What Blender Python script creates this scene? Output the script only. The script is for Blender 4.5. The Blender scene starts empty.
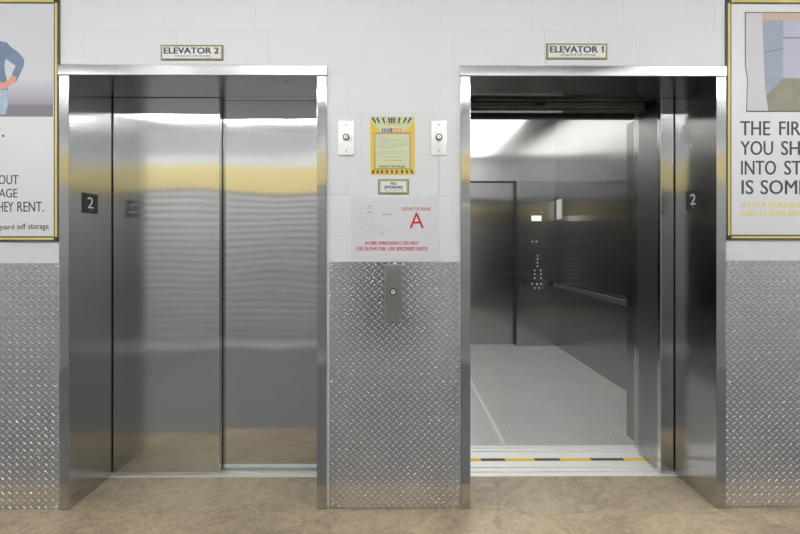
import bpy, bmesh, math, random
from mathutils import Vector, Matrix
random.seed(4)
sc = bpy.context.scene
COL = sc.collection
PI = math.pi

# ------------------------------------------------------------------ camera facts
F = 440.0; D = 2.17; CZ = 1.307
YAW = math.radians(-.3)
def wx(px):                                      # metres along the front wall
    k = (px - (397.0 - F * math.tan(YAW))) / F; c, s = math.cos(YAW), math.sin(YAW)
    return (k * D * c - D * s) / (c + k * s)
def wz(py): return CZ + (243.0 - py) / 202.8     # metres above the floor on the front wall

# ------------------------------------------------------------------ materials
def new_mat(name):
    m = bpy.data.materials.new(name); m.use_nodes = True
    nt = m.node_tree
    b = nt.nodes['Principled BSDF']
    return m, nt, b
def N(nt, typ, **kw):
    n = nt.nodes.new(typ)
    for k, v in kw.items():
        if k.startswith('i_'):
            n.inputs[k[2:].replace('_', ' ')].default_value = v
        else: setattr(n, k, v)
    return n
def mth(nt, op, a, b=None, c=None):
    n = nt.nodes.new('ShaderNodeMath'); n.operation = op
    for i, v in enumerate((a, b, c)):
        if v is None: continue
        if isinstance(v, (int, float)): n.inputs[i].default_value = v
        else: nt.links.new(v, n.inputs[i])
    return n.outputs[0]
def flat(name, col, rough=0.5, metal=0.0, spec=0.5, noise=0.0, nscale=20.0):
    m, nt, b = new_mat(name)
    b.inputs['Base Color'].default_value = (*col, 1)
    b.inputs['Roughness'].default_value = rough
    b.inputs['Metallic'].default_value = metal
    b.inputs['Specular IOR Level'].default_value = spec
    if noise > 0:
        tc = N(nt, 'ShaderNodeTexCoord'); nz = N(nt, 'ShaderNodeTexNoise')
        nz.inputs['Scale'].default_value = nscale; nz.inputs['Detail'].default_value = 5
        nt.links.new(tc.outputs['Object'], nz.inputs['Vector'])
        mx = N(nt, 'ShaderNodeMix'); mx.data_type = 'RGBA'
        mx.inputs[6].default_value = (*[c * (1 - noise) for c in col], 1)
        mx.inputs[7].default_value = (*[min(1, c * (1 + noise)) for c in col], 1)
        nt.links.new(nz.outputs['Fac'], mx.inputs[0]); nt.links.new(mx.outputs[2], b.inputs['Base Color'])
    return m
def emit(name, col, s):
    m, nt, b = new_mat(name)
    b.inputs['Base Color'].default_value = (0.8, 0.8, 0.8, 1)
    b.inputs['Emission Color'].default_value = (*col, 1)
    b.inputs['Emission Strength'].default_value = s
    return m
def stainless(name, col=(0.56, 0.56, 0.55), rough=0.17, aniso=1.0, wob=0.02, grain=0.06):
    """brushed steel, grain running vertically: reflections smear sideways"""
    m, nt, b = new_mat(name)
    b.inputs['Metallic'].default_value = 1.0
    b.inputs['Roughness'].default_value = rough
    b.inputs['Anisotropic'].default_value = aniso
    g = N(nt, 'ShaderNodeNewGeometry')
    cr = N(nt, 'ShaderNodeVectorMath', operation='CROSS_PRODUCT')
    nt.links.new(g.outputs['True Normal'], cr.inputs[0]); cr.inputs[1].default_value = (0, 0, 1)
    ad = N(nt, 'ShaderNodeVectorMath', operation='ADD')
    nt.links.new(cr.outputs[0], ad.inputs[0]); ad.inputs[1].default_value = (0.001, 0, 0)
    nt.links.new(ad.outputs[0], b.inputs['Tangent'])
    # grain colour
    mp = N(nt, 'ShaderNodeMapping'); mp.inputs['Scale'].default_value = (260, 260, 1.5)
    nt.links.new(g.outputs['Position'], mp.inputs['Vector'])
    nz = N(nt, 'ShaderNodeTexNoise'); nz.inputs['Scale'].default_value = 1.0; nz.inputs['Detail'].default_value = 3
    nt.links.new(mp.outputs[0], nz.inputs['Vector'])
    mx = N(nt, 'ShaderNodeMix'); mx.data_type = 'RGBA'
    mx.inputs[6].default_value = (*[c * (1 - grain) for c in col], 1)
    mx.inputs[7].default_value = (*[c * (1 + grain) for c in col], 1)
    nt.links.new(nz.outputs['Fac'], mx.inputs[0]); nt.links.new(mx.outputs[2], b.inputs['Base Color'])
    # slow warping of the sheet
    n2 = N(nt, 'ShaderNodeTexNoise'); n2.inputs['Scale'].default_value = 1.1; n2.inputs['Detail'].default_value = 1
    nt.links.new(g.outputs['Position'], n2.inputs['Vector'])
    bp = N(nt, 'ShaderNodeBump'); bp.inputs['Strength'].default_value = 1.0; bp.inputs['Distance'].default_value = wob
    nt.links.new(n2.outputs['Fac'], bp.inputs['Height']); nt.links.new(bp.outputs[0], b.inputs['Normal'])
    return m
def diamond(name, axes, s, base, lug, rough, dist=0.0022, metal=1.0):
    m, nt, b = new_mat(name)
    b.inputs['Metallic'].default_value = metal
    g = N(nt, 'ShaderNodeNewGeometry'); sp = N(nt, 'ShaderNodeSeparateXYZ')
    nt.links.new(g.outputs['Position'], sp.inputs[0])
    p0, p1 = sp.outputs[axes[0]], sp.outputs[axes[1]]
    a = mth(nt, 'MULTIPLY_ADD', mth(nt, 'ADD', p0, p1), .7071 / s, 600.3)
    c = mth(nt, 'MULTIPLY_ADD', mth(nt, 'SUBTRACT', p1, p0), .7071 / s, 600.2)
    fa = mth(nt, 'FLOOR', a); fc = mth(nt, 'FLOOR', c)
    par = mth(nt, 'MODULO', mth(nt, 'ADD', fa, fc), 2.0)
    sg = mth(nt, 'MULTIPLY_ADD', mth(nt, 'GREATER_THAN', par, 0.5), 2.0, -1.0)
    x = mth(nt, 'SUBTRACT', mth(nt, 'FRACT', a), 0.5); y = mth(nt, 'SUBTRACT', mth(nt, 'FRACT', c), 0.5)
    # even cells carry a lug along u, odd cells one along v
    k = mth(nt, 'GREATER_THAN', par, 0.5); k1 = mth(nt, 'SUBTRACT', 1.0, k)
    d1 = mth(nt, 'MULTIPLY', mth(nt, 'ADD', mth(nt, 'MULTIPLY', x, k), mth(nt, 'MULTIPLY', y, k1)), 1 / .56)
    d2 = mth(nt, 'MULTIPLY', mth(nt, 'ADD', mth(nt, 'MULTIPLY', y, k), mth(nt, 'MULTIPLY', x, k1)), 1 / .17)
    e = mth(nt, 'SQRT', mth(nt, 'ADD', mth(nt, 'MULTIPLY', d1, d1), mth(nt, 'MULTIPLY', d2, d2)))
    mr = N(nt, 'ShaderNodeMapRange'); mr.interpolation_type = 'SMOOTHSTEP'
    mr.inputs['From Min'].default_value = 1.0; mr.inputs['From Max'].default_value = 0.25
    nt.links.new(e, mr.inputs['Value'])
    h = mr.outputs[0]
    nz = N(nt, 'ShaderNodeTexNoise'); nz.inputs['Scale'].default_value = 3.0; nz.inputs['Detail'].default_value = 6
    nt.links.new(g.outputs['Position'], nz.inputs['Vector'])
    mx = N(nt, 'ShaderNodeMix'); mx.data_type = 'RGBA'
    mx.inputs[6].default_value = (*base, 1); mx.inputs[7].default_value = (*lug, 1)
    nt.links.new(h, mx.inputs[0]); 
    m2 = N(nt, 'ShaderNodeMix'); m2.data_type = 'RGBA'; m2.blend_type = 'MULTIPLY'; m2.inputs[0].default_value = 0.5
    nt.links.new(mx.outputs[2], m2.inputs[6])
    cr = N(nt, 'ShaderNodeMapRange'); cr.inputs['To Min'].default_value = .75; cr.inputs['To Max'].default_value = 1.2
    nt.links.new(nz.outputs['Fac'], cr.inputs['Value'])
    nt.links.new(cr.outputs[0], m2.inputs[7]); nt.links.new(m2.outputs[2], b.inputs['Base Color'])
    b.inputs['Roughness'].default_value = rough
    bp = N(nt, 'ShaderNodeBump'); bp.inputs['Strength'].default_value = 1; bp.inputs['Distance'].default_value = dist
    nt.links.new(h, bp.inputs['Height']); nt.links.new(bp.outputs[0], b.inputs['Normal'])
    return m

def block_wall(name):
    m, nt, b = new_mat(name)
    b.inputs['Roughness'].default_value = 0.45
    g = N(nt, 'ShaderNodeNewGeometry'); sp = N(nt, 'ShaderNodeSeparateXYZ'); cb = N(nt, 'ShaderNodeCombineXYZ')
    nt.links.new(g.outputs['Position'], sp.inputs[0])
    nt.links.new(mth(nt, 'ADD', sp.outputs[0], 10 * .4536 - wx(439.5)), cb.inputs[0])
    nt.links.new(mth(nt, 'ADD', sp.outputs[2], 10 * .2022 - wz(72.5)), cb.inputs[1])
    br = N(nt, 'ShaderNodeTexBrick'); br.offset = 0.86; br.offset_frequency = 2; br.squash = 1.0
    br.inputs['Scale'].default_value = 1.0
    br.inputs['Brick Width'].default_value = .4536; br.inputs['Row Height'].default_value = .2022
    br.inputs['Mortar Size'].default_value = .0035; br.inputs['Mortar Smooth'].default_value = 0.6
    br.inputs['Color1'].default_value = (.79, .79, .80, 1); br.inputs['Color2'].default_value = (.78, .785, .795, 1)
    br.inputs['Mortar'].default_value = (.74, .75, .77, 1)
    nt.links.new(cb.outputs[0], br.inputs['Vector'])
    nt.links.new(br.outputs['Color'], b.inputs['Base Color'])
    nz = N(nt, 'ShaderNodeTexNoise'); nz.inputs['Scale'].default_value = 35; nz.inputs['Detail'].default_value = 6
    nt.links.new(g.outputs['Position'], nz.inputs['Vector'])
    hh = mth(nt, 'MULTIPLY_ADD', br.outputs['Fac'], -1.0, mth(nt, 'MULTIPLY', nz.outputs['Fac'], .8))
    bp = N(nt, 'ShaderNodeBump'); bp.inputs['Distance'].default_value = .0008; bp.inputs['Strength'].default_value = .8
    nt.links.new(hh, bp.inputs['Height']); nt.links.new(bp.outputs[0], b.inputs['Normal'])
    return m

def concrete(name):
    m, nt, b = new_mat(name)
    g = N(nt, 'ShaderNodeNewGeometry')
    def noise(sc_, det, dis=0.0, ro=.6):
        n = N(nt, 'ShaderNodeTexNoise'); n.inputs['Scale'].default_value = sc_; n.inputs['Detail'].default_value = det
        n.inputs['Distortion'].default_value = dis; n.inputs['Roughness'].default_value = ro
        nt.links.new(g.outputs['Position'], n.inputs['Vector']); return n
    n1 = noise(2.2, 8, .6); n2 = noise(9, 8, 1.5, .7); n3 = noise(38, 8, 1.0, .75); n4 = noise(5, 12, 3.0, .75)
    r = N(nt, 'ShaderNodeValToRGB')
    r.color_ramp.elements[0].position = .40; r.color_ramp.elements[0].color = (.29, .225, .145, 1)
    r.color_ramp.elements[1].position = .60; r.color_ramp.elements[1].color = (.64, .515, .345, 1)
    f = mth(nt, 'ADD', mth(nt, 'MULTIPLY', n1.outputs['Fac'], .35), mth(nt, 'ADD', mth(nt, 'MULTIPLY', n4.outputs['Fac'], .35), mth(nt, 'MULTIPLY', n3.outputs['Fac'], .30)))
    nt.links.new(f, r.inputs['Fac'])
    # the slab inside the door recesses was poured separately: greyer, behind an uneven joint
    sp = N(nt, 'ShaderNodeSeparateXYZ'); nt.links.new(g.outputs['Position'], sp.inputs[0])
    yy = mth(nt, 'ADD', sp.outputs[1], mth(nt, 'MULTIPLY', mth(nt, 'SUBTRACT', n1.outputs['Fac'], .5), .28))
    mr = N(nt, 'ShaderNodeMapRange'); mr.inputs['From Min'].default_value = -.06; mr.inputs['From Max'].default_value = .03
    nt.links.new(yy, mr.inputs['Value'])
    mx = N(nt, 'ShaderNodeMix'); mx.data_type = 'RGBA'; mx.blend_type = 'MULTIPLY'
    nt.links.new(mth(nt, 'MULTIPLY', mr.outputs[0], .85), mx.inputs[0])
    nt.links.new(r.outputs[0], mx.inputs[6]); mx.inputs[7].default_value = (.80, .84, .90, 1)
    # the open lobby slab nearer the storage doors is plain grey concrete
    gr = N(nt, 'ShaderNodeMapRange'); gr.inputs['From Min'].default_value = -.235; gr.inputs['From Max'].default_value = -.24
    nt.links.new(sp.outputs[1], gr.inputs['Value'])
    m4 = N(nt, 'ShaderNodeMix'); m4.data_type = 'RGBA'; nt.links.new(gr.outputs[0], m4.inputs[0])
    nt.links.new(mx.outputs[2], m4.inputs[6]); m4.inputs[7].default_value = (.235, .235, .235, 1); mx = m4
    # joint crack
    ck = mth(nt, 'LESS_THAN', mth(nt, 'ABSOLUTE', mth(nt, 'SUBTRACT', yy, -.02)), .005)
    m3 = N(nt, 'ShaderNodeMix'); m3.data_type = 'RGBA'; m3.blend_type = 'MULTIPLY'
    nt.links.new(mth(nt, 'MULTIPLY', ck, .25), m3.inputs[0]); nt.links.new(mx.outputs[2], m3.inputs[6]); m3.inputs[7].default_value = (.45, .4, .34, 1)
    nt.links.new(m3.outputs[2], b.inputs['Base Color'])
    rr = N(nt, 'ShaderNodeMapRange'); rr.inputs['To Min'].default_value = .25; rr.inputs['To Max'].default_value = .5
    nt.links.new(n2.outputs['Fac'], rr.inputs['Value']); nt.links.new(rr.outputs[0], b.inputs['Roughness'])
    bp = N(nt, 'ShaderNodeBump'); bp.inputs['Distance'].default_value = .002; bp.inputs['Strength'].default_value = .5
    nt.links.new(n2.outputs['Fac'], bp.inputs['Height']); nt.links.new(bp.outputs[0], b.inputs['Normal'])
    return m

M = {}
M['steel'] = stainless('brushed_stainless', (.52, .522, .515), .14, 1.0, .01)
M['steel_door'] = stainless('brushed_stainless_door', (.67, .675, .67), .115, 1.0, .010)
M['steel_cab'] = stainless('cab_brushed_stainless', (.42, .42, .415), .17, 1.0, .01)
M['steel_plate'] = flat('satin_steel_plate', (.72, .72, .72), .38, .7, noise=.05, nscale=60)
M['call_plate'] = flat('grey_steel_plate', (.42, .42, .40), .4, 1.0)
M['strip'] = flat('worn_grey_strip', (.60, .60, .59), .45, .3)
M['blocker'] = flat('dark_grey_blocker_paint', (.10, .10, .10), .6)
M['lip'] = flat('satin_edge_steel', (.42, .42, .42), .3, 1.0, noise=.05)
M['dark_metal'] = flat('dark_oily_metal', (.10, .10, .095), .45, .8, noise=.3, nscale=12)
M['mid_metal'] = flat('grey_galvanised_metal', (.26, .26, .25), .4, .9, noise=.2, nscale=12)
M['alu'] = flat('pale_aluminium', (.88, .88, .87), .40, .4, noise=.06, nscale=30)
M['diamond'] = diamond('aluminium_tread_plate', (0, 2), .0248, (.71, .715, .72), (.92, .925, .93), .25, .0038, .92)
M['diamond_floor'] = diamond('cab_tread_plate', (0, 1), .0248, (.56, .56, .55), (.95, .95, .95), .36, .006, .55)
M['wall'] = block_wall('white_painted_block')
M['plain'] = flat('white_paint', (.78, .78, .78), .5, noise=.03, nscale=3)
M['grey_void'] = flat('grey_upper_wall', (.74, .74, .76), .7, noise=.12, nscale=2)
M['ceil'] = flat('white_ceiling', (.72, .72, .72), .7, noise=.02)
M['concrete'] = concrete('tan_stained_concrete')
M['black'] = flat('black_plastic', (.012, .012, .013), .35)
M['charcoal'] = flat('charcoal_plate', (.035, .035, .036), .4)
M['yellow'] = flat('frame_yellow', (.80, .66, .17), .4)
M['olive'] = flat('sign_border_olive', (.52, .47, .17), .5)
M['frame_dark'] = flat('frame_dark_grey', (.09, .085, .085), .5)
M['paper'] = flat('white_print_paper', (.80, .80, .81), .35)
M['sign_white'] = flat('white_sign_plastic', (.84, .84, .85), .3)
M['acrylic'] = flat('acrylic_sign_white', (.76, .76, .785), .25)
M['acrylic_edge'] = flat('acrylic_edge', (.9, .9, .91), .2)
M['ink'] = flat('dark_grey_ink', (.075, .072, .075), .6)
M['ink_mid'] = flat('grey_ink', (.27, .27, .29), .6)
M['ink_pale'] = flat('pale_grey_ink', (.52, .52, .55), .6)
M['red'] = flat('red_ink', (.62, .02, .03), .5)
M['red_soft'] = flat('faded_red_ink', (.55, .07, .09), .5)
M['yellow_ink'] = flat('yellow_ink', (.86, .74, .20), .6)
M['notice_yellow'] = flat('notice_yellow', (.85, .60, .05), .5)
M['notice_green'] = flat('notice_pale_green', (.66, .70, .42), .5)
M['blue_ink'] = flat('blue_ink', (.12, .17, .42), .6)
M['orange_ink'] = flat('orange_ink', (.85, .25, .10), .6)
M['band'] = flat('yellow_door_band', (.84, .69, .33), .5)
M['slat'] = flat('white_slat_steel', (.68, .68, .67), .4, noise=.03)
M['dark_door'] = flat('dark_grey_door_paint', (.035, .035, .037), .5)
M['tape_y'] = flat('tape_yellow', (.85, .62, .03), .5)
M['tape_k'] = flat('tape_black', (.05, .05, .055), .5)
M['lamp'] = emit('ceiling_tube_glow', (.97, .985, 1), 36.0)
M['cab_lamp'] = emit('cab_lamp_glow', (1, .99, .97), 3.4)
M['screen'] = emit('display_glow', (1, 1, .95), .4)
M['btn'] = flat('bright_button', (.75, .75, .72), .3, .4)
M['brass'] = flat('lock_metal', (.75, .74, .70), .25, 1.0)

# ------------------------------------------------------------------ mesh helpers
class MB:
    def __init__(s): s.bm = bmesh.new()
    def box(s, x0, x1, y0, y1, z0, z1, bev=0.0):
        r = bmesh.ops.create_cube(s.bm, size=1.0)
        vs = r['verts']
        for v in vs:
            v.co = Vector(((x0 + x1) / 2 + v.co.x * (x1 - x0), (y0 + y1) / 2 + v.co.y * (y1 - y0), (z0 + z1) / 2 + v.co.z * (z1 - z0)))
        if bev > 0:
            es = list({e for v in vs for e in v.link_edges})
            bmesh.ops.bevel(s.bm, geom=es, offset=bev, segments=2, profile=.6, affect='EDGES')
        return s
    def cyl(s, c, r, h, axis='y', seg=24, r2=None):
        q = bmesh.ops.create_cone(s.bm, cap_ends=True, segments=seg, radius1=r, radius2=r if r2 is None else r2, depth=h)
        R = {'y': Matrix.Rotation(PI / 2, 4, 'X'), 'x': Matrix.Rotation(PI / 2, 4, 'Y'), 'z': Matrix.Identity(4)}[axis]
        bmesh.ops.transform(s.bm, matrix=Matrix.Translation(c) @ R, verts=q['verts'])
        return s
    def prism(s, pts, y0, y1):
        """outline in x,z extruded along y"""
        a = [s.bm.verts.new((x, y0, z)) for x, z in pts]; b = [s.bm.verts.new((x, y1, z)) for x, z in pts]
        s.bm.faces.new(a); s.bm.faces.new(list(reversed(b)))
        n = len(pts)
        for i in range(n): s.bm.faces.new((a[i], b[i], b[(i + 1) % n], a[(i + 1) % n]))
        return s
    def profile_x(s, prof, x0, x1):
        """closed outline in y,z extruded along x"""
        a = [s.bm.verts.new((x0, y, z)) for y, z in prof]; b = [s.bm.verts.new((x1, y, z)) for y, z in prof]
        s.bm.faces.new(a); s.bm.faces.new(list(reversed(b)))
        n = len(prof)
        for i in range(n): s.bm.faces.new((a[i], b[i], b[(i + 1) % n], a[(i + 1) % n]))
        return s
    def build(s, name, mat, parent=None, loc=None, smooth=False):
        bmesh.ops.recalc_face_normals(s.bm, faces=s.bm.faces)
        me = bpy.data.meshes.new(name); s.bm.to_mesh(me); s.bm.free()
        o = bpy.data.objects.new(name, me); COL.objects.link(o)
        me.materials.append(mat)
        if parent: o.parent = parent
        if loc: o.location = loc
        if smooth:
            for p in me.polygons: p.use_smooth = True
        return o
def tag(o, label, cat, group=None):
    o['label'] = label; o['category'] = cat
    if group: o['group'] = group
    return o
def struct(o): o['kind'] = 'structure'; return o
def thing(name, label, cat, loc, rz=0.0, group=None):
    o = bpy.data.objects.new(name, None); COL.objects.link(o); o.empty_display_size = .1
    o.location = loc; o.rotation_euler = (0, 0, rz)
    return tag(o, label, cat, group)
def dup(root, loc, label):
    r = root.copy(); COL.objects.link(r); r.location = loc; r['label'] = label
    for ch in list(root.children):
        c = ch.copy(); COL.objects.link(c); c.parent = r
        for g in ch.children:
            d = g.copy(); COL.objects.link(d); d.parent = c
    return r
def text_mesh(body, x0, x1, z0, z1, y, bold=0.0, depth=.0006, shear=0.0, spacing=1.0):
    """lettering facing -y fitted to the rectangle x0..x1, z0..z1"""
    cu = bpy.data.curves.new('lettering', 'FONT'); cu.body = body; cu.size = 1.0
    cu.shear = shear; cu.space_character = spacing; cu.resolution_u = 3
    ob = bpy.data.objects.new('lettering', cu); COL.objects.link(ob)
    bpy.context.view_layer.update()
    me = bpy.data.meshes.new_from_object(ob.evaluated_get(bpy.context.evaluated_depsgraph_get()))
    bpy.data.objects.remove(ob); bpy.data.curves.remove(cu)
    bm = bmesh.new(); bm.from_mesh(me); bpy.data.meshes.remove(me)
    if bold > 0:
        ext = max(v.co.x for v in bm.verts) - min(v.co.x for v in bm.verts)
        src = list(bm.verts) + list(bm.edges) + list(bm.faces)
        for n_, (ox, oy) in enumerate([(bold * 2.2, 0)] if bold < .02 else [(bold * 2.2, 0), (0, bold), (bold * 2.2, bold)]):
            q = bmesh.ops.duplicate(bm, geom=src)
            for g_ in q['geom']:
                if isinstance(g_, bmesh.types.BMVert): g_.co.x += ox; g_.co.y += oy; g_.co.z = (n_ + 1) * .00012
    xs = [v.co.x for v in bm.verts]; ys = [v.co.y for v in bm.verts]
    ax, bx, ay, by = min(xs), max(xs), min(ys), max(ys)
    for v in bm.verts:
        v.co = Vector((x0 + (v.co.x - ax) / (bx - ax) * (x1 - x0), y - v.co.z, z0 + (v.co.y - ay) / (by - ay) * (z1 - z0)))
    r = bmesh.ops.extrude_face_region(bm, geom=list(bm.faces))
    for g in r['geom']:
        if isinstance(g, bmesh.types.BMVert): g.co.y -= depth
    mb = MB(); mb.bm.free(); mb.bm = bm
    return mb

# ------------------------------------------------------------------ key sizes
E2L, E2R = wx(71), wx(317.3)        # clear opening of elevator 2
E1L, E1R = wx(470), wx(714.4)
HT = 2.126                           # opening height
FW = .048; FH = .051
TH = .30                             # wall thickness
CEIL = 2.80
HX = 5.2; BY = -2.67; BY2 = -2.95

# ------------------------------------------------------------------ setting
mb = MB(); mb.box(-HX, HX, BY2, .0, -.12, 0)
mb.box(E2L - FW, E2R + FW, 0, .29, -.12, 0); mb.box(E1L - FW, E1R + FW, 0, .29, -.12, 0)
struct(mb.build('floor', M['concrete']))
struct(MB().box(-HX, HX, BY2, TH, CEIL, CEIL + .1).build('ceiling', M['ceil']))
mb = MB()
OT = HT + FH
for a, b in ((-HX, E2L - FW), (E2R + FW, E1L - FW), (E1R + FW, HX)): mb.box(a, b, 0, TH, 0, OT)
mb.box(-HX, HX, 0, TH, OT, CEIL)
struct(mb.build('wall_front', M['wall']))
struct(MB().box(-HX - .1, -HX, BY2, TH, 0, CEIL).build('wall_left', M['plain']))
struct(MB().box(HX, HX + .1, BY2, TH, 0, CEIL).build('wall_right', M['plain']))
struct(MB().box(-HX, HX, BY2 - .1, BY2, 0, CEIL).build('wall_back', M['grey_void']))
# storage front across the lobby (seen mirrored in the steel doors)
bays = [(-4.35, -2.55), (-2.45, -.62), (.38, 2.25), (2.35, 4.2)]
mb = MB()
edges = [-HX] + [v for b_ in bays for v in b_] + [HX]
for i in range(0, len(edges), 2):
    a, b = edges[i], edges[i + 1]
    if abs(a + .62) < .01:
        mb.box(a, -.52, BY - .06, BY, 0, 2.42); mb.box(.26, b, BY - .06, BY, 0, 2.42); mb.box(-.52, .26, BY - .06, BY, 2.1, 2.42)
    else: mb.box(a, b, BY - .06, BY, 0, 2.42)
for a, b in bays: mb.box(a, b, BY - .06, BY, 2.0, 2.42)
struct(mb.build('wall_storage', M['plain']))
struct(MB().box(-HX, HX, BY, BY + .012, 1.95, 2.28).build('trim_1', M['band']))
for k, (a, b) in enumerate(bays):
    prof = []; z = .06; p = .085
    while z < 1.99:
        prof += [(BY - .008, z), (BY - .008, z + .034), (BY - .038, z + .046), (BY - .038, z + .073)]; z += p
    prof = prof + [(BY - .045, z), (BY - .045, .06)]
    o = MB().profile_x(prof, a, b)
    lab = ['white slatted roll-up storage door farthest left in the row opposite the elevators',
           'white slatted roll-up storage door just left of the dark door opposite the elevators',
           'white slatted roll-up storage door just right of the dark door opposite the elevators',
           'white slatted roll-up storage door farthest right in the row opposite the elevators'][k]
    t = thing('roll_up_door', lab, 'storage door', ((a + b) / 2, BY - .03, 0), 0, 'roll-up storage doors opposite the elevators')
    cur = o.build('curtain', M['slat'], t); cur.location = -t.location
    br = MB().box(a, b, BY - .04, BY - .004, 0, .065, .004).build('bottom_bar', M['sign_white'], t); br.location = -t.location
    hd = MB().box((a + b) / 2 - .08, (a + b) / 2 + .08, BY - .012, BY + .01, .9, .93, .004).build('handle', M['mid_metal'], t); hd.location = -t.location
struct(MB().box(-.52, .26, BY - .05, BY - .015, .13, 2.1).build('door_1', M['dark_door']))
struct(MB().box(-.52, .26, BY - .06, BY - .012, 0, .13).build('trim_2', M['plain']))
for k, x in enumerate((-2.5, 2.5)):
    struct(MB().box(x - .03, x + .03, BY, -.02, -.001, .0015).build('trim_%d' % (3 + k), M['frame_dark']))

# ------------------------------------------------------------------ lobby ceiling lights
def lamp(x, y, label):
    t = thing('ceiling_light', label, 'ceiling light', (x, y, CEIL - .20), 0, 'long lobby ceiling lights')
    MB().box(-.62, .62, -.045, .045, -.02, .03, .006).build('housing', M['sign_white'], t)
    MB().cyl((0, -.055, -.005), .019, 1.2, 'x', 16).build('tube', M['lamp'], t)
    MB().cyl((0, .055, -.005), .019, 1.2, 'x', 16).build('tube', M['lamp'], t)
    for q in (-.5, .5): MB().cyl((q, 0, .115), .006, .17, 'z', 8).build('hanger_rod', M['mid_metal'], t)
    return t
l0 = lamp(-3.9, -1.62, 'hanging tube light in the front row at the far left of the lobby')
for x, y, lb in ((-2.4, -1.62, 'hanging tube light in the front row left of elevator 2'), (-.8, -1.62, 'hanging tube light in the front row at elevator 2'),
                 (.8, -1.62, 'hanging tube light in the front row at elevator 1'), (2.4, -1.62, 'hanging tube light in the front row right of elevator 1'),
                 (3.9, -1.62, 'hanging tube light in the front row at the far right of the lobby')):
    dup(l0, (x, y, CEIL - .20), lb)

def blocker(x0, x1, label):  # added out of view so the steel headers mirror something dark
    t = thing('ceiling_blocker', label, 'blocker', ((x0 + x1) / 2, -1.14, CEIL), 0, 'added dark blockers under the lobby ceiling')
    w = (x1 - x0) / 2
    MB().box(-w, w, -.26, .26, -.14, 0, .006).build('blocker_box', M['blocker'], t)
    for q in (-w + .012, w - .012): MB().box(q - .012, q + .012, -.272, .272, -.15, 0, .003).build('flange', M['dark_metal'], t)
blocker(.40, 1.85, 'added dark ceiling duct in front of elevator 1')
blocker(-2.8, -2.05, 'short added dark ceiling duct left of elevator 2')

# ------------------------------------------------------------------ entrances
def entrance(xl, xr, soff, label):
    cx = (xl + xr) / 2
    t = thing('elevator_entrance_frame', label, 'door frame', (cx, 0, 0), 0, 'steel elevator entrance frames')
    for a, b in ((xl - FW, xl), (xr, xr + FW)):
        MB().box(a - cx, b - cx, -.014, .306, 0, HT, .002).build('jamb', M['steel'], t)
    MB().box(soff[0] - cx, soff[1] - cx, .300, .358, HT, HT + .02).build('soffit_return', M['steel'], t)
    if xl > 0: MB().box(xl - FW - cx, xl - .012 - cx, .306, .455, .003, HT + .02, .002).build('strike_jamb', M['steel'], t)
    MB().box(xl - FW - .006 - cx, xr + FW + .004 - cx, -.018, .306, HT, HT + FH, .003).build('header', M['steel'], t)
    return t
entrance(E2L, E2R, (-.998, E2R), 'brushed steel entrance frame around the closed doors of elevator 2')
entrance(E1L, E1R, (E1L, 1.49), 'brushed steel entrance frame around the open doorway of elevator 1')

# sills
def sill(xl, xr, label):
    cx = (xl + xr) / 2
    t = thing('door_sill', label, 'door sill', (cx, .29, 0), 0, 'grooved aluminium elevator sills')
    mb = MB(); w = (xr - xl) / 2 + FW
    mb.box(-w, w, 0, .17, -.03, -.008)
    for a, b in ((0, .038), (.052, .088), (.102, .17)): mb.box(-w, w, a, b, -.008, .002, .001)
    mb.build('tread', M['alu'], t)
    return t
sill(E2L, E2R, 'pale aluminium sill under the closed doors of elevator 2')
sill(E1L, E1R, 'pale grooved aluminium sill across the open doorway of elevator 1')

# landing door panels
def panel(name, x0, x1, y0, y1, label, group, z1=HT + .02, lip=False):
    t = thing(name, label, 'elevator door', ((x0 + x1) / 2, (y0 + y1) / 2, .007), 0, group)
    w = (x1 - x0) / 2; d = (y1 - y0) / 2
    MB().box(-w, w, -d, d, 0, z1, .003).build('door_leaf', M['steel_door'], t)
    if lip: MB().box(-w + .0005, -w + .016, d - .001, d + .195, 0, z1, .002).build('return_edge', M['lip'], t)
    return t
g = 'steel leaves of the elevator landing doors'
panel('elevator_door_panel', E2L - .03, -1.0, .315, .351, 'left steel leaf of the closed elevator 2 door, overlapping in front', g)
p2 = panel('elevator_door_panel', -1.03, E2R + .03, .362, .398, 'right steel leaf of the closed elevator 2 door, set back behind', g)
# release keyhole near the top of the right leaf
kx = (286.5 - 397) / F * (D + .362); kz = CZ + (243 - 119.5) / F * (D + .362)
MB().cyl((kx - p2.location.x, -.0185, kz - .004), .006, .003, 'y', 16).build('release_keyhole', M['black'], p2)
panel('elevator_door_panel', 1.494, 2.13, .315, .351, 'front steel leaf slid open at the right side of elevator 1 doorway', g, lip=True)
panel('elevator_door_panel', 1.52, 2.14, .362, .398, 'second steel leaf tucked behind the open front leaf of elevator 1', g)

# hanger track above the open landing door
t = thing('door_hanger_track', 'dark metal door track with bolts above the open elevator 1 doorway', 'door track', (1.1, .45, 2.072), 0)
mb = MB()
mb.box(-.735, .36, -.03, .01, .012, .30); mb.box(-.735, .36, -.05, -.03, .006, .012)
mb.build('track_plate', M['dark_metal'], t)
MB().box(-.735, .355, -.042, -.03, .050, .058, .002).box(-.735, .355, -.040, -.03, .033, .038, .001).box(-.735, .355, -.042, -.03, .068, .073, .001).build('rail', M['mid_metal'], t)
MB().box(-.735, -.45 + .32, -.052, -.028, 0.003, .008).build('lower_lip', M['alu'], t)
for px in (475, 514, 553):
    bx = (px - 397) / F * 2.62 - 1.1
    MB().cyl((bx, -.034, .026), .008, .012, 'y', 6).build('bolt', M['black'], t)
bx = (537 - 397) / F * 2.6 - 1.1
MB().box(bx - .02, bx + .03, -.055, -.03, .040, .056, .003).cyl((bx - .012, -.056, .048), .010, .01, 'y', 12).cyl((bx + .03, -.056, .046), .008, .01, 'y', 12).build('latch', M['black'], t)

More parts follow.
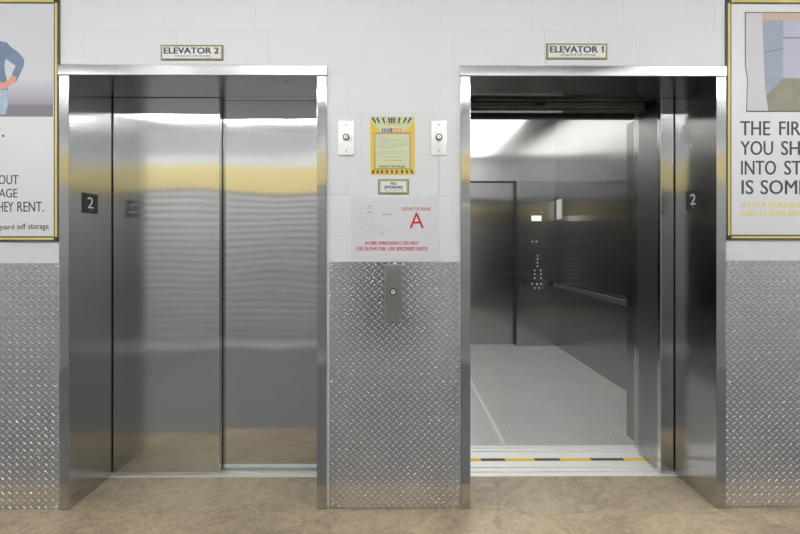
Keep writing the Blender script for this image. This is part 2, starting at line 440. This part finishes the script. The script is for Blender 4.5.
# ------------------------------------------------------------------ elevator cab
CX0, CX1 = .10, 2.02; CY0, CY1 = .663, 3.41; CH = 2.95
cab = thing('elevator_cab', 'stainless steel elevator 1 cab with tread plate floor and rear door', 'elevator', (1.06, CY0, 0))
def cp(mb, name, mat, parent=None, label=None):
    o = mb.build(name, mat, parent or cab)
    if parent is None: o.location = (-1.06, -CY0, 0)
    if label: o['label'] = label
    return o
mbf = MB().box(CX0, CX1, CY0, CY1 + .12, -.05, 0)
cp(mbf, 'cab_floor', M['diamond_floor'], None, 'grey tread plate floor')
sx = .68
cp(MB().box(sx, sx + .03, CY0, CY1 + .08, 0, .002), 'floor_strip', M['strip'], None, 'pale metal seam strip')
mb = MB(); mb.box(CX0, 2.10, .463, .66, -.04, -.008)
for a, b in ((.495, .574), (.588, .622), (.636, .66)): mb.box(CX0, 2.10, a, b, -.008, .002, .001)
cp(mb, 'cab_sill', M['alu'])
# yellow and black edge marking on the cab sill
pts = [.30, 0]
by = []
xs = [(px - 397) / F * 2.65 for px in (440, 481, 505, 534.5, 560, 591, 624, 655)]
tp = MB().box(CX0, 2.10, .463, .493, -.008, .0022)
tpo = cp(tp, 'sill_edge_tape', M['tape_y'], None, 'yellow edge tape with black dashes')
for a, b in ((xs[1], xs[2]), (xs[3], xs[4]), (xs[5], xs[6])): MB().box(a, b, .4635, .4925, .002, .0026).build('black_dash', M['tape_k'], tpo)
# walls
mb = MB()
mb.box(CX1, CX1 + .04, CY0, CY1, 0, CH)
cp(mb, 'side_wall', M['steel_cab'], None, 'right side wall')
cp(MB().box(CX0 - .04, CX0, CY0, CY1 + .12, 0, CH), 'side_wall', M['steel_cab'], None, 'left side wall')
cp(MB().box(1.56, CX1, CY0, CY0 + .15, 0, 2.118, .002), 'front_return', M['steel_cab'])
cp(MB().box(CX0, .30, CY0, CY0 + .15, 0, 2.118, .002), 'front_return', M['steel_cab'])
cp(MB().box(.25, .34, .56, .655, .003, 2.07, .002), 'strike_column', M['steel_door'])
cp(MB().box(CX0, CX1, CY0, CY0 + .06, 2.118, CH), 'front_transom', M['sign_white'])
cp(MB().box(CX0, CX1, CY1, CY1 + .06, 2.093, CH), 'rear_transom', M['steel'])
cp(MB().box(1.518, CX1, CY1, CY1 + .12, 0, 2.092, .002), 'rear_column', M['steel_cab'])
cp(MB().box(1.510, 1.5175, CY1 + .005, CY1 + .084, .003, 2.09), 'recess_shade', M['black'])  # black strip stands in for the shade on the recess side
rd = cp(MB().box(CX0, .80, CY1 + .085, CY1 + .115, .003, 2.12, .002).box(.79, 1.53, CY1 + .085, CY1 + .115, .003, 2.12, .002), 'rear_door', M['steel_cab'])
cp(MB().box(CX0 - .04, CX1 + .04, CY0, CY1 + .06, CH, CH + .04), 'cab_ceiling', M['sign_white'])
for ly in (2.0,):
    cp(MB().box(.20, 1.7, ly - 1.1, ly + 1.2, CH - .02, CH, .004), 'cab_light', M['cab_lamp'])
# front cab doors, slid open, and their header
cp(MB().box(1.515, 2.10, .563, .598, .004, 2.20, .003), 'cab_door', M['steel_door'], None, 'outer open leaf')
cp(MB().box(1.52, 2.11, .610, .645, .004, 2.20, .003), 'cab_door', M['steel_door'], None, 'inner open leaf')
cp(MB().box(CX0, 1.48, .56, .60, 2.084, 2.32, .003), 'door_header', M['dark_metal'])
# handrail
hr = MB().box(1.955, 1.975, .95, 3.34, .765, .815, .006)
for y in (1.1, 2.1, 3.2): hr.box(1.97, 2.022, y - .012, y + .012, .78, .80)
cp(hr, 'handrail', M['mid_metal'])
# car operating panel
cpn = MB().box(1.575, 1.80 + .09, CY1 - .006, CY1 + .001, .585, 1.84, .002)
cop = cp(cpn, 'control_panel', M['steel'])
def rx(px): return (px - 397) / F * 5.575
def rz(py): return CZ + (243 - py) / F * 5.575
MB().box(rx(531.6), rx(541.6), CY1 - .009, CY1 - .005, rz(221), rz(215.6)).build('display', M['screen'], cop)
for px in (532.5, 536.7): MB().cyl((rx(px), CY1 - .008, rz(241.6)), .010, .006, 'y', 14).build('key_switch', M['btn'], cop)
btn = [(537.7, 255.5), (537.7, 259), (537.7, 262.7), (537.7, 266.3)]
for y in (270.5, 274.2, 278.2): btn += [(534.8, y), (541, y)]
btn += [(532.4, 284), (537.2, 284), (541.4, 284), (534.9, 288), (539.2, 288)]
for px, py in btn: MB().cyl((rx(px), CY1 - .009, rz(py)), .011, .007, 'y', 14).build('button', M['btn'], cop)
for px, py in btn: MB().box(rx(px) - .036, rx(px) - .020, CY1 - .0075, CY1 - .005, rz(py) - .008, rz(py) + .008).build('button_plate', M['black'], cop)
MB().cyl((rx(542.2), CY1 - .008, rz(212)), .006, .005, 'y', 12).build('indicator', M['btn'], cop)
# card on the side wall
t = thing('wall_card', 'small white card fixed to the cab wall beside the control panel', 'card', (CX1, 3.29, 1.60), -PI / 2)
MB().box(-.085, .085, -.008, 0, 0, .25, .002).build('card_holder', M['steel_plate'], t)
MB().box(-.075, .075, -.0095, -.0075, .01, .24).build('paper', M['paper'], t)

# ------------------------------------------------------------------ tread plate wall panels
def plate(x0, x1, z1, label, screws):
    cx = (x0 + x1) / 2
    t = thing('tread_plate_panel', label, 'wall panel', (cx, 0, 0), 0, 'tread plate wall panels')
    MB().box(x0 - cx, x1 - cx, -.0050, -.0005, .003, z1).build('plate', M['diamond'], t)
    for sx_, sz_ in screws: MB().cyl((sx_ - cx, -.006, sz_), .006, .004, 'y', 12, .004).build('screw', M['steel_plate'], t)
    return t
plate(wx(329.3), wx(459.3), wz(261.8), 'aluminium tread plate panel on the wall between the two elevators',
      [(wx(331.5), wz(265)), (wx(455), wz(265)), (wx(394), wz(263.6)), (wx(331.5), wz(381)), (wx(456), wz(381)), (wx(333), wz(503)), (wx(456), wz(503))])
plate(-HX + .02, wx(60.2), wz(263), 'aluminium tread plate panel on the wall left of elevator 2', [(wx(57), wz(505)), (wx(57.5), wz(266)), (wx(57), wz(385))])
plate(wx(725.2), HX - .02, wz(260.3), 'aluminium tread plate panel on the wall right of elevator 1', [(wx(729), wz(264)), (wx(729), wz(382)), (wx(729), wz(499))])

# call station on the middle tread plate
t = thing('call_station', 'tall narrow grey call button plate on the tread plate between the elevators', 'call button', (wx(393.2), -.0045, wz(321)))
w = 8.7 / 202.8; h = 56.5 / 202.8
MB().box(-w, w, -.006, 0, 0, h, .002).build('face_plate', M['call_plate'], t)
MB().cyl((0, -.009, h * .525), .0165, .008, 'y', 28).build('button_ring', M['black'], t)
bt = MB().cyl((0, -.012, h * .525), .012, .010, 'y', 28).build('button', M['sign_white'], t)
MB().prism([(-.005, h * .525 + .004), (.005, h * .525 + .004), (0, h * .525 - .006)], -.0185, -.0165).build('arrow', M['ink_mid'], bt)
for q in (.08, .93): MB().cyl((0, -.0065, h * q), .0035, .003, 'y', 12).build('screw', M['steel_plate'], t)

# key switches
def keyswitch(x0, x1, y0, y1, label):
    t = thing('key_switch_plate', label, 'key switch', (wx((x0 + x1) / 2), 0, wz(y1)), 0, 'steel key switch plates')
    w = (x1 - x0) / 405.6; h = (y1 - y0) / 202.8
    MB().box(-w, w, -.007, 0, 0, h, .002).build('face_plate', M['steel_plate'], t)
    lk = MB().cyl((0, -.010, h * .52), .0165, .008, 'y', 28).build('lock_collar', M['charcoal'], t)
    MB().cyl((0, -.0145, h * .52), .0105, .004, 'y', 24).build('lock_cylinder', M['brass'], lk)
    MB().box(-.0015, .0015, -.0175, -.0155, h * .52 - .006, h * .52 + .006).build('key_slot', M['black'], lk)
    for q in (.13, .87): MB().cyl((0, -.0075, h * q), .0035, .003, 'y', 12).build('screw', M['ink'], t)
keyswitch(338.3, 354.3, 121, 155.6, 'steel key switch plate left of the yellow notice, beside elevator 2')
keyswitch(430.8, 446.8, 120.6, 155.6, 'steel key switch plate right of the yellow notice, beside elevator 1')

# ------------------------------------------------------------------ elevator name signs
def name_sign(x0, x1, y0, y1, txt, label):
    cx = wx((x0 + x1) / 2); t = thing('elevator_name_sign', label, 'sign', (cx, 0, wz(y1)), 0, 'elevator name signs above the doors')
    w = (x1 - x0) / 405.6; h = (y1 - y0) / 202.8
    MB().box(-w, w, -.005, 0, 0, h, .001).build('border', M['frame_dark'], t)
    MB().box(-w + .004, w - .004, -.0062, -.0045, .004, h - .004).build('yellow_edge', M['olive'], t)
    MB().box(-w + .011, w - .011, -.0072, -.006, .010, h - .010).build('face', M['sign_white'], t)
    lt = text_mesh(txt, -w + .016, w - .019, h * .41, h * .82, -.0072, .03)
    if txt.endswith('1'): lt.prism([(w - .0185, h * .82), (w - .024, h * .82), (w - .031, h * .745), (w - .031, h * .675), (w - .023, h * .73), (w - .0185, h * .73)], -.0083, -.0072)
    lt.build('lettering', M['ink'], t)
    text_mesh('safeguard self storage', -w * .55, w * .62, h * .17, h * .36, -.0072, .01).build('small_lettering', M['ink_mid'], t)
    return t
name_sign(161.3, 223.3, 45.8, 61, 'ELEVATOR 2', 'small white sign with yellow border reading ELEVATOR 2')
name_sign(546, 607, 43.5, 59.3, 'ELEVATOR 1', 'small white sign with yellow border reading ELEVATOR 1')

# floor number plates
def num_plate(loc, rz_, w, h, label):
    t = thing('floor_number_plate', label, 'floor sign', loc, rz_, 'black floor number plates')
    MB().box(-w / 2, w / 2, -.003, 0, 0, h, .0008).build('plate', M['charcoal'], t)
    text_mesh('2', -w * .19, w * .19, h * .26, h * .82, -.003, 0, .001).build('numeral', M['sign_white'], t)
    MB().cyl((0, -.0035, h * .14), .0022, .002, 'y', 10).build('braille_dot', M['sign_white'], t)
num_plate((E2L, .133, 1.461), PI / 2, .115, .103, 'black floor plate with white 2 on the elevator 2 jamb')
num_plate((E1R, .153, 1.483), -PI / 2, .115, .103, 'black floor plate with white 2 on the elevator 1 jamb')

# ------------------------------------------------------------------ yellow notice
x0, x1, y0, y1 = 370.5, 414.5, 116.5, 174.5
cx = wx(392.5); t = thing('notice_poster', 'yellow notice with black ray stripes and pale green text panel', 'notice', (cx, 0, wz(y1)))
def nx(px): return wx(px) - cx
def nz_(py): return wz(py) - wz(y1)
MB().box(nx(x0), nx(x1), -.004, 0, 0, nz_(y0), .001).build('backing', M['notice_yellow'], t)
MB().prism([(nx(371.2), nz_(116.8)), (nx(413.8), nz_(116.8)), (nx(413.8), nz_(121.5)), (nx(404), nz_(132)), (nx(381), nz_(132)), (nx(371.2), nz_(121.5))], -.0048, -.0038).build('header_field', M['notice_green'], t)
MB().prism([(nx(374.5), nz_(133.5)), (nx(410.5), nz_(133.5)), (nx(410.5), nz_(169)), (nx(374.5), nz_(169))], -.0046, -.0038).build('panel_border', M['ink_mid'], t)
MB().prism([(nx(375.4), nz_(134.3)), (nx(409.6), nz_(134.3)), (nx(409.6), nz_(168.3)), (nx(375.4), nz_(168.3))], -.0052, -.0044).build('text_panel', M['notice_green'], t)
def ray(mb, ax, ay, bx, by, w0, w1):
    d = Vector((nx(bx) - nx(ax), nz_(by) - nz_(ay))); n = Vector((-d.y, d.x)).normalized()
    a = Vector((nx(ax), nz_(ay))); b = Vector((nx(bx), nz_(by)))
    mb.prism([tuple(a + n * w0), tuple(b + n * w1), tuple(b - n * w1), tuple(a - n * w0)], -.0056, -.0046)
mb = MB()
for a, b in ((372.5, 376), (377, 379.5), (383, 384.5), (389, 389.4), (391.7, 391.7), (394.3, 394), (399.5, 398.7), (406, 403.5), (411, 407.5)): ray(mb, a, 118, b, 123.5, .0050, .0032)
mb.build('ray_stripes', M['ink'], t); mb = MB()
for a, b in ((372.5, 374.5), (377, 378.5), (381.5, 382.5), (387, 387.4), (392, 392), (397, 396.5), (402.5, 401.5), (407.5, 406), (412.5, 410.5)): ray(mb, a, 173.3, b, 169.8, .0050, .0034)
mb.build('ray_stripes', M['ink'], t)
mb = MB(); ma = MB(); mc = MB()
for i, q in enumerate((382, 384.3, 386.6, 388.9)): ray(mb, q, 132.8, q + .8, 128.5, .003, .003)
for i, q in enumerate((393.5, 396, 398.5, 401)): ray(ma, q, 132.8, q - .5, 128.5, .003, .003)
ray(mc, 391.2, 132.8, 391.3, 128.3, .003, .003)
mb.build('blue_rays', M['blue_ink'], t); ma.build('orange_rays', M['orange_ink'], t); mc.build('black_ray', M['ink'], t)
mb = MB(); 
for py, a, b in ((122.6, 385, 400), (125, 384, 402), (132.9, 371.5, 381), (132.9, 403, 413.5), (160.5, 384, 402)): mb.box(nx(a), nx(b), -.0056, -.0048, nz_(py) - .0012, nz_(py) + .0012)
mb.build('orange_lines', M['orange_ink'], t)
mb = MB()
for py, a, b in ((137, 377, 385), (139, 377, 407), (140.6, 377, 405), (144.5, 377, 408), (146.2, 377, 407), (147.9, 377, 398), (152, 377, 408), (153.6, 377, 402), (157, 377, 407)): mb.box(nx(a), nx(b), -.0058, -.005, nz_(py) - .0011, nz_(py) + .0011)
mb.build('text_lines', M['ink_pale'], t)
text_mesh('safeguard self storage', nx(379), nx(405), nz_(168), nz_(165.2), -.0052, .01).build('lettering', M['ink'], t)

# ------------------------------------------------------------------ no smoking sign
cx = wx(393.6); t = thing('no_smoking_sign', 'small white NO SMOKING sign with yellow border under the yellow notice', 'sign', (cx, 0, wz(194.2)))
w = 15.2 / 202.8; h = 14.8 / 202.8
MB().box(-w, w, -.005, 0, 0, h, .001).build('border', M['frame_dark'], t)
MB().box(-w + .0035, w - .0035, -.0062, -.0045, .0035, h - .0035).build('yellow_edge', M['olive'], t)
MB().box(-w + .012, w - .012, -.0072, -.006, .011, h - .011).build('face', M['sign_white'], t)
text_mesh('NO', -.014, .014, h * .62, h * .80, -.0072, .03).build('lettering', M['ink'], t)
text_mesh('SMOKING', -.046, .046, h * .36, h * .56, -.0072, .03).build('lettering', M['ink'], t)
text_mesh('safeguard self storage', -.05, .05, h * .2, h * .29, -.0072, .01).build('small_lettering', M['ink_mid'], t)

# ------------------------------------------------------------------ elevator bank plan sign
cx = wx(394); t = thing('evacuation_sign', 'white fire evacuation sign with red letter A and floor plan', 'sign', (cx, 0, wz(260.2)))
def ex(px): return wx(px) - cx
def ez(py): return wz(py) - wz(260.2)
MB().box(ex(350.3), ex(438.3), -.005, 0, 0, ez(196.2), .001).build('edge', M['acrylic_edge'], t)
MB().box(ex(350.9), ex(437.6), -.0056, -.0045, .003, ez(196.8)).build('face', M['acrylic'], t)
# the crop scale 7.967 turned the plan into these lines
def c2(px, py): return ex(350 + px / 7.967), ez(195 + py / 7.967)
mb = MB()
def ln(mb, a, b, w=.0007):
    A = Vector(c2(*a)); B = Vector(c2(*b)); d = (B - A); n = Vector((-d.y, d.x)).normalized() * w
    mb.prism([tuple(A + n), tuple(B + n), tuple(B - n), tuple(A - n)], -.0064, -.0054)
for a, b in (((85, 85), (180, 85)), ((180, 85), (185, 235)), ((85, 85), (85, 150)), ((60, 150), (180, 150)), ((60, 150), (60, 222)), ((60, 222), (90, 222)), ((90, 150), (90, 318)),
             ((90, 318), (265, 318)), ((265, 318), (270, 290)), ((110, 250), (280, 245)), ((110, 270), (270, 265)), ((110, 292), (335, 290)), ((110, 235), (185, 235)), ((130, 85), (130, 235)),
             ((30, 125), (60, 118)), ((60, 118), (85, 95)), ((180, 80), (208, 66)), ((150, 140), (225, 155)), ((85, 108), (180, 108)), ((150, 85), (150, 145)), ((90, 190), (180, 190))): ln(mb, a, b)
mb.build('plan_lines', M['ink_pale'], t)
mb = MB()
for a in ((160, 92), (158, 135), (250, 304)):
    X, Z = c2(*a); mb.box(X - .004, X + .004, -.0066, -.0056, Z - .003, Z + .003)
mb.build('plan_symbols', M['ink_mid'], t)
X, Z = c2(255, 155); MB().box(X, X + .046, -.0062, -.0056, Z - .0014, Z + .0014).build('red_caption_line', M['red_soft'], t)
a = c2(415, 125); b = c2(645, 98); text_mesh('ELEVATOR BANK', a[0], b[0], a[1], b[1], -.0056, .015).build('bank_lettering', M['red_soft'], t)
a = c2(474, 264); b = c2(588, 140); text_mesh('A', a[0], b[0], a[1], b[1], -.0056, .0).build('bank_letter', M['red'], t)
a = c2(120, 400); b = c2(550, 370); text_mesh('IN FIRE EMERGENCY, DO NOT', a[0], b[0], a[1], b[1], -.0056, .03).build('warning_lettering', M['red_soft'], t)
a = c2(52, 446); b = c2(622, 414); text_mesh('USE ELEVATOR, USE SPECIFIED EXITS.', a[0], b[0], a[1], b[1], -.0056, .03).build('warning_lettering', M['red_soft'], t)

# ------------------------------------------------------------------ big posters
def poster(px0, px1, py0, py1, label):
    cx = wx((px0 + px1) / 2); t = thing('framed_poster', label, 'poster', (cx, 0, wz(py1)), 0, 'large posters in yellow and black frames')
    w = (px1 - px0) / 405.6; h = (py1 - py0) / 202.8; T = .026
    mb = MB()
    for a, b, c, d in ((-w, w, 0, T), (-w, w, h - T, h), (-w, -w + T, T, h - T), (w - T, w, T, h - T)): mb.box(a, b, -.009, 0, c, d, .001)
    fr = mb.build('frame', M['frame_dark'], t)
    a = .009; mb = MB(); T = .0235
    for p, q, r, s in ((-w + a, w - a, a, T - .005), (-w + a, w - a, h - T + .005, h - a), (-w + a, -w + T - .005, T - .005, h - T + .005), (w - T + .005, w - a, T - .005, h - T + .005)): mb.box(p, q, -.011, -.008, r, s)
    mb.build('yellow_inlay', M['yellow'], fr)
    T = .026
    for sx_ in (-1, 1):
        for sz_ in (0, 1): MB().cyl((sx_ * (w - .013), -.011, sz_ * (h - .026) + .013), .011, .006, 'y', 8).build('corner_bolt', M['charcoal'], fr)
    MB().box(-w + T - .002, w - T + .002, -.006, 0, T - .002, h - T + .002).build('print', M['paper'], t)
    return t, (lambda px: wx(px) - cx), (lambda py: wz(py) - wz(py1))
# left
t, X, Z = poster(-190, 59.2, 0.2, 241.5, 'framed poster left of elevator 2 showing part of a man in blue shirt')
def poly(t, X, Z, pts, name, mat, y=-.0065, d=.0006, parent=None): return MB().prism([(X(a), Z(b)) for a, b in pts], y - d, y + .0004).build(name, mat, parent or t)
m, nt, b = new_mat('print_room_backdrop')      # printed studio backdrop: pale wall fading into a mauve floor
g = N(nt, 'ShaderNodeNewGeometry'); sp = N(nt, 'ShaderNodeSeparateXYZ'); nt.links.new(g.outputs['Position'], sp.inputs[0])
mr = N(nt, 'ShaderNodeMapRange'); mr.inputs['From Min'].default_value = wz(117.5); mr.inputs['From Max'].default_value = wz(0)
nt.links.new(sp.outputs[2], mr.inputs['Value'])
r = N(nt, 'ShaderNodeValToRGB'); e = r.color_ramp.elements
e[0].position = 0; e[0].color = (.20, .19, .21, 1); e[1].position = 1; e[1].color = (.68, .70, .72, 1)
for p, c in ((.085, (.20, .19, .21, 1)), (.12, (.36, .32, .38, 1)), (.20, (.48, .45, .52, 1)), (.33, (.64, .65, .68, 1))):
    q = e.new(p); q.color = c
nt.links.new(mr.outputs[0], r.inputs['Fac']); nt.links.new(r.outputs[0], b.inputs['Base Color']); b.inputs['Roughness'].default_value = .4
M['backdrop'] = m
M['denim_shirt'] = flat('print_blue_shirt', (.17, .23, .35), .5, noise=.25, nscale=40)
M['jeans'] = flat('print_pale_jeans', (.42, .52, .63), .5, noise=.35, nscale=60)
M['skin'] = flat('print_skin', (.72, .33, .23), .5); M['hair'] = flat('print_hair', (.10, .06, .04), .5)
ph = poly(t, X, Z, [(-60, 4), (54, 4), (54, 117.5), (-60, 117.5)], 'photo_print', M['backdrop'])
poly(t, X, Z, [(-44, 60), (-28, 44), (-14, 42), (0, 42.5), (8, 44), (13, 49), (20, 54), (25.5, 61), (25, 67), (21, 76), (17, 84), (12.5, 82), (14, 74), (17, 67), (11, 63), (7, 60), (5.5, 66), (6.5, 75), (8.5, 84), (9, 91), (-38, 91), (-40, 84), (-36, 66)], 'shirt_figure', M['denim_shirt'], -.0072, parent=ph)
poly(t, X, Z, [(-38, 91), (8, 91), (10, 103), (7, 115.5), (-42, 115.5)], 'jeans_figure', M['jeans'], -.0072, parent=ph)
poly(t, X, Z, [(12.5, 77), (18, 78), (17, 83.5), (11, 86), (7, 90), (0, 91), (-3, 88.5), (3, 87), (-3, 86.5), (-2, 84), (4, 84), (8, 83), (11, 80.5)], 'hand_figure', M['skin'], -.0078, parent=ph)
poly(t, X, Z, [(-24, 46), (-10, 46), (-12, 36), (-8, 28), (-8, 18), (-12, 11), (-24, 11), (-28, 20), (-26, 32), (-23, 38)], 'face_figure', M['skin'], -.0072, parent=ph)
poly(t, X, Z, [(-28, 21), (-25, 17), (-12, 16), (-7, 20), (-8, 11), (-14, 7), (-24, 7), (-29, 12)], 'hair_figure', M['hair'], -.0078, parent=ph)
def txt(s, a, b, c, d, mat, bold=.01, nm='lettering'): return text_mesh(s, X(a), X(b), Z(d), Z(c), -.006, bold).build(nm, mat, t)
MB().cyl((X(4.3), -.0065, Z(136.6)), .0058, .0012, 'y', 14).build('full_stop', M['ink'], t)
txt('D', -9, 1.2, 121.5, 137.5, M['ink'], .01)
txt('ABOUT', -12.5, 19.5, 175.5, 184.8, M['ink'], .008); txt('STORAGE', -24, 18.5, 189, 198, M['ink'], .008)
txt('THEY', -6.5, 14.5, 202, 212, M['ink'], .008); txt('RENT.', 18.4, 44.8, 202, 212, M['ink'], .008)
txt('safeguard', -11.5, 15.2, 224.5, 231, M['ink'], .012, 'small_lettering'); txt('self', 18, 26.8, 223.6, 229.4, M['ink'], .012, 'small_lettering'); txt('storage', 29.2, 49.7, 224.6, 231, M['ink'], .012, 'small_lettering')
# right
t, X, Z = poster(723.7, 975, -1.5, 240, 'framed poster right of elevator 1 with storage unit photo and large grey lettering')
M['p_line'] = M['frame_dark']
M['p_white'] = flat('print_white_door', (.66, .64, .65), .5); M['p_tan'] = flat('print_tan', (.60, .46, .34), .5)
M['p_blue'] = flat('print_blue_wall', (.34, .38, .46), .5, noise=.2, nscale=25); M['p_lav'] = flat('print_lavender_wall', (.50, .50, .62), .5)
M['p_floor'] = flat('print_floor', (.30, .28, .20), .5, noise=.3, nscale=12); M['p_dk'] = flat('print_slate', (.18, .2, .28), .5)
ph = poly(t, X, Z, [(743.8, 11.8), (905, 11.8), (905, 111.5), (745, 111.8), (746.3, 80), (744, 66)], 'photo_print', M['p_line'])
poly(t, X, Z, [(744.6, 12.8), (761, 12.8), (762.5, 60), (764, 90), (767, 110.6), (745.7, 110.6), (746.8, 80), (744.7, 66)], 'door_print', M['p_white'], -.0072, parent=ph)
poly(t, X, Z, [(761, 12.8), (904, 12.8), (904, 20), (761.5, 20)], 'beam_print', M['p_tan'], -.0072, parent=ph)
poly(t, X, Z, [(761.5, 20), (782, 20), (781.5, 78), (764.5, 96), (762.5, 60)], 'side_wall_print', M['p_blue'], -.0072, parent=ph)
poly(t, X, Z, [(782, 20), (904, 20), (904, 78), (781.5, 78)], 'back_wall_print', M['p_lav'], -.0072, parent=ph)
poly(t, X, Z, [(764.5, 96), (781.5, 78), (904, 78), (904, 110.6), (767, 110.6)], 'floor_print', M['p_floor'], -.0072, parent=ph)
poly(t, X, Z, [(781.7, 37), (904, 37), (904, 38.2), (781.7, 38.2)], 'rail_print', M['p_dk'], -.0078, parent=ph)
poly(t, X, Z, [(763.5, 52), (781.7, 48), (781.7, 49), (763.5, 53)], 'rail_print', M['p_dk'], -.0078, parent=ph)
for wd, a, b, c in (('THE', 739.3, 769, 121), ('FIRST', 778, 817, 121), ('YOU', 739.3, 772, 140.8), ('SHOULD', 780, 847, 140.8), ('INTO', 740, 775, 160.5), ('STORAGE', 783, 857, 160.5), ('IS', 740.5, 752.5, 180), ('SOME', 759.5, 806, 180)):
    txt(wd, a, b, c, c + 14.2, M['ink'], .012)
txt('LET OUR STORAGE EXPERTS', 740.5, 820, 202, 207.3, M['yellow_ink'], .02, 'yellow_lettering'); txt('MOST OF YOUR SPACE', 740.5, 804, 210.5, 216.3, M['yellow_ink'], .02, 'yellow_lettering')

# ------------------------------------------------------------------ camera, world, view
cam = bpy.data.cameras.new('camera'); co = bpy.data.objects.new('camera', cam); COL.objects.link(co)
cam.sensor_width = 36; cam.sensor_fit = 'HORIZONTAL'; cam.lens = F / 800 * 36
yaw = YAW
co.location = (0, -D, CZ); co.rotation_euler = (PI / 2, 0, yaw)
cam.shift_x = (400 - (397 - F * math.tan(yaw))) / 800; cam.shift_y = (243 - 267) / 800
cam.clip_start = .02
sc.camera = co
w = bpy.data.worlds.new('world'); sc.world = w; w.use_nodes = True
w.node_tree.nodes['Background'].inputs[0].default_value = (0, 0, 0, 1)
sc.view_settings.view_transform = 'Standard'; sc.view_settings.look = 'None'
sc.view_settings.exposure = 0.25; sc.view_settings.gamma = 1.0; sc.view_settings.use_curve_mapping = False
